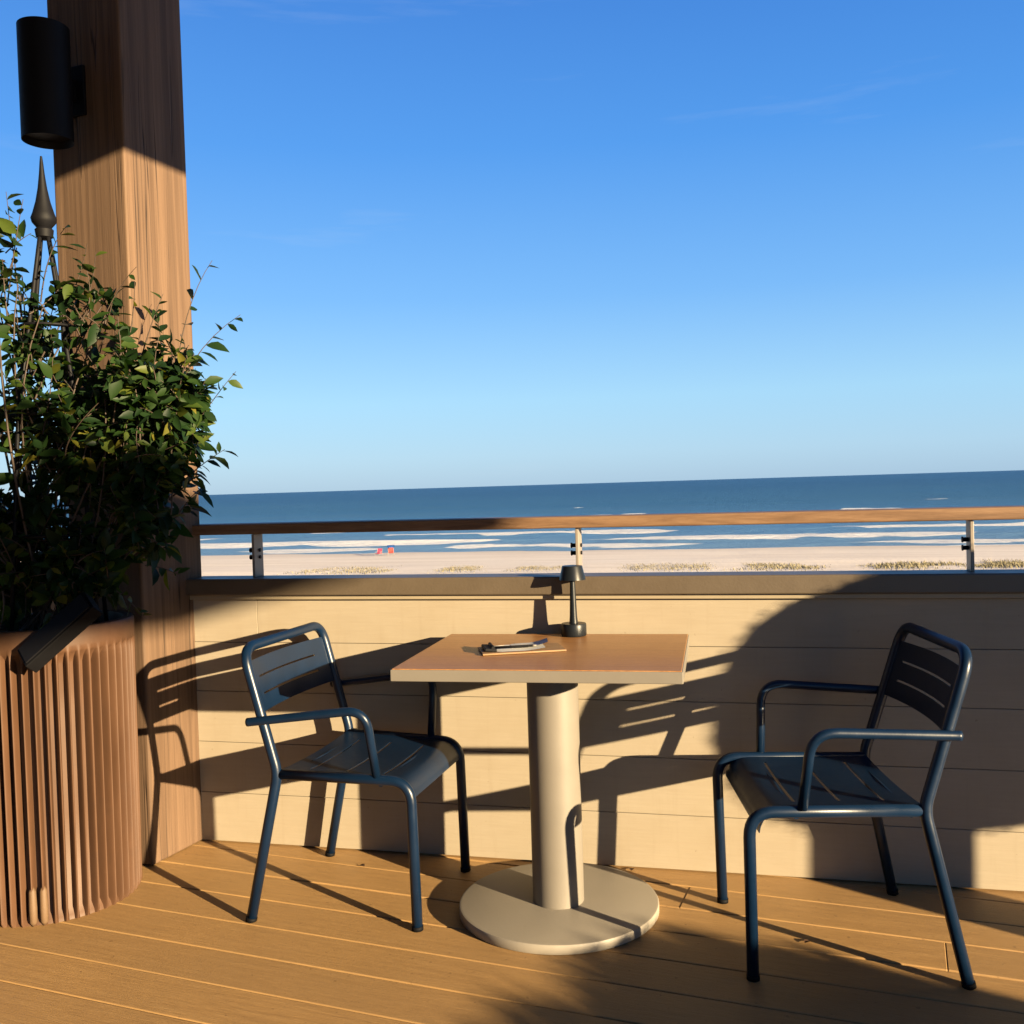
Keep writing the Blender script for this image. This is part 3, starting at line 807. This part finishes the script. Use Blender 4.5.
def sea_mat():
    t = NT('sea_water')
    sx = t.n('ShaderNodeSeparateXYZ'); t.l(t.coords(), sx.inputs[0])
    X, Y = sx.outputs[0], sx.outputs[1]
    warp = t.math('MULTIPLY_ADD', t.noise(t.coords((.022, .022, .022)), 1.0, 3, .5), 7., -3.5)
    fine = t.math('MULTIPLY_ADD', t.noise(t.coords((.25, .5, .5)), 1.0, 5, .65), 2.4, -1.2)
    yy = t.math('ADD', t.math('ADD', Y, warp), fine)
    breakup = t.noise(t.coords((.035, .09, .09)), 1.0, 3, .55)
    foam = None
    for (yc, wd, th, sh) in ((90.3, 1.0, .36, 0), (97.5, 3.8, .455, 14), (109, 5.2, .445, 26), (125, 6.6, .44, 37), (142, 6.0, .54, 51), (190, 7.0, .60, 67), (260, 9.0, .64, 83)):
        d = t.math('ABSOLUTE', t.math('SUBTRACT', yy, yc))
        sh_n = t.n('ShaderNodeMapping'); sh_n.inputs['Location'].default_value = (sh * 3.1, sh, sh); sh_n.inputs['Scale'].default_value = (.035, .02, .02)
        t.l(t.coords(), sh_n.inputs[0])
        g = t.ramp(t.noise(sh_n.outputs[0], 1.0, 3, .5), [(th, 0.0), (th + .09, 1.0)])      # swells where this line of surf is breaking
        e = t.math('SUBTRACT', t.math('MULTIPLY', g, wd), d)
        q = t.ramp(t.math('MULTIPLY_ADD', e, .5, .5), [(.5, 0.0), (.72, 1.0)])
        foam = q if foam is None else t.math('MAXIMUM', foam, q)
    tex = t.ramp(t.noise(t.coords((.5, 1.0, 1.0)), 1.0, 4, .7), [(.3, .72), (.55, 1.0)])
    foam = t.math('MULTIPLY', foam, tex)
    depth = t.ramp(t.math('MULTIPLY_ADD', Y, 1 / 600., -95 / 600.), [(.0, (.19, .36, .56)), (.05, (.13, .31, .56)), (.12, (.06, .20, .40)), (.3, (.028, .125, .25)), (1.0, (.013, .082, .19))])
    pat = t.noise(t.coords((.006, .03, .03)), 1.0, 5, .6)
    depth = t.mix(t.ramp(pat, [(.4, 0.0), (.65, .35)]), depth, (.06, .15, .22))
    t.base(t.mix(foam, depth, (.98, .98, .97)), .72)
    t.rough(t.math('MULTIPLY_ADD', foam, .4, .42)); t.set(Specular_IOR_Level=.25)
    w1 = t.noise(t.coords((.10, .30, .30)), 1.0, 8, .75); w2 = t.noise(t.coords((.02, .06, .06)), 1.0, 4, .6)
    t.bump(t.math('ADD', w1, t.math('MULTIPLY', w2, 2.0)), 1.0, 2.0)
    return t.m
def sea():
    bm = bmesh.new(); rows = []
    ys = [84 + .8 * k for k in range(150)]
    y = ys[-1]
    while y < 45000: y *= 1.12; ys.append(y)
    nx = 150
    for y in ys:
        row = []
        for i in range(nx + 1):
            u = (i / nx - .5) * 2
            x = 220 * u if y < 1 else (260 * u * (1 + 3 * abs(u) ** 3) * max(1, y / 230))
            h = 0
            if y < 240:
                for (yc, a, wd) in ((97.5, .35, 2.5), (108, .55, 3.), (122, .7, 4.), (140, .55, 5.), (195, .5, 6)):
                    wq = 8 * (noise.fractal(Vector((x * .022, yc * .3, 3)), 1, 2, 3))
                    h += a * max(0, .5 + noise.noise(Vector((x * .03, yc, 1)))) * math.exp(-((y - yc - wq) / wd) ** 2)
                h += .08 * noise.noise(Vector((x * .15, y * .3, 0)))
            row.append(bm.verts.new((x, y, h)))
        rows.append(row)
    for j in range(len(rows) - 1):
        for i in range(nx): bm.faces.new((rows[j][i], rows[j][i + 1], rows[j + 1][i + 1], rows[j + 1][i])).smooth = True
    o = obj('sea', bm, sea_mat()); o.rotation_euler = (0, 0, bl); o.location = (0, WK[1], SEA)
    tag(o, kind='structure')
sea()

def grass():
    t = NT('dune_grass_blades'); rand = t.n('ShaderNodeNewGeometry').outputs['Random Per Island']
    t.base(t.ramp(rand, [(0, (.24, .21, .12)), (.5, (.36, .315, .19)), (1, (.48, .42, .28))])); t.rough(.8); t.set(Specular_IOR_Level=.2)
    bm = bmesh.new(); r = random.Random(17)
    spans = [(-22, -17), (-16.5, -11.5), (-10, 1.5), (-2, 6), (6.5, 14.5), (14, 18), (20, 34), (33, 50), (-34, -24)]
    for _ in range(24000):
        x0, x1 = r.choice(spans + [(-9, .6), (21.5, 34)]); px = r.uniform(x0, x1); y = 65.2 + r.gauss(0, 1.5)
        d = .55 * min(1, 3 * (px - x0) / (x1 - x0), 3 * (x1 - px) / (x1 - x0)) + .6 * noise.fractal(Vector((px * .35, 2.2 + y * .15, 0)), 1, 2, 3)
        if d < .1 + r.random() * .3: continue
        z = -4.45 - .85 * max(0, (y - 55) / 37) - .1
        hgt = r.uniform(.08, .26) * min(1, .45 + d); a = r.random() * 6.28; wv = .025
        lean = Vector((r.gauss(-.25, .25), r.gauss(0, .2), 0)) * hgt
        p = Vector((px + r.gauss(0, .2), y, z)); s = Vector((math.cos(a), math.sin(a), 0)) * wv
        v = [bm.verts.new(p - s), bm.verts.new(p + s), bm.verts.new(p + s * .7 + lean * .4 + Vector((0, 0, hgt * .6))), bm.verts.new(p - s * .7 + lean * .4 + Vector((0, 0, hgt * .6))), bm.verts.new(p + lean + Vector((0, 0, hgt)))]
        bm.faces.new((v[0], v[1], v[2], v[3])); bm.faces.new((v[3], v[2], v[4]))
    o = obj('dune_grass', bm, t.m); o.rotation_euler = (0, 0, bl); o.location = (0, WK[1], 0)
    tag(o, 'straw coloured dune grass growing at the top of the beach', 'grass', kind='stuff')
grass()

# two low beach chairs at the water's edge
def beach_chair(label, col, pos, rz, canopy=None):
    t = thing('beach_chair', label, 'beach chair', pos, rz, 'low chairs on the beach'); t.scale = (.85, .85, .85)
    mt = painted('sling_fabric', col, .8, .1, 10, .1); fr = painted('chair_tube', (.5, .5, .5), .4)
    bm = bmesh.new(); box(bm, (0, 0, .28), (.62, .58, .03), Matrix.Rotation(R(8), 3, 'X'), .01); obj('seat', bm, mt, t)
    bm = bmesh.new(); box(bm, (0, -.36, .56), (.62, .03, .62), Matrix.Rotation(R(24), 3, 'X'), .01); obj('backrest', bm, mt, t)
    for x in (-.31, .31):
        bm = bmesh.new(); tube(bm, fillet([(x, .33, .0), (x, .28, .3), (x, -.3, .22), (x, -.34, 0)], .05, 4), .018, 6); tube(bm, [(x, -.2, .2), (x, -.48, .9)], .018, 6); tube(bm, [(x, .25, .45), (x, -.36, .5)], .022, 6)
        obj('side_frame', bm, fr, t)
    if canopy:
        bm = bmesh.new(); n = 10; rows = []
        for i in range(n + 1):
            a = math.pi * (.15 + .7 * i / n); rows.append([bm.verts.new((x, -.1 + .55 * math.cos(a), .75 + .42 * math.sin(a))) for x in (-.42, .42)])
        for i in range(n): bm.faces.new((rows[i][0], rows[i][1], rows[i + 1][1], rows[i + 1][0]))
        bmesh.ops.solidify(bm, geom=bm.faces[:], thickness=.02)
        obj('canopy', bm, painted('canopy_fabric', canopy, .8, .1, 10, .1), t)
beach_chair('bright pink low beach chair on the sand near the waterline', (.75, .10, .20), (-12.95, 95.0, -5.19), R(160))
beach_chair('red beach chair with a small blue sunshade on the sand near the waterline', (.80, .07, .06), (-11.8, 95.5, -5.19), R(190), (.03, .22, .75))
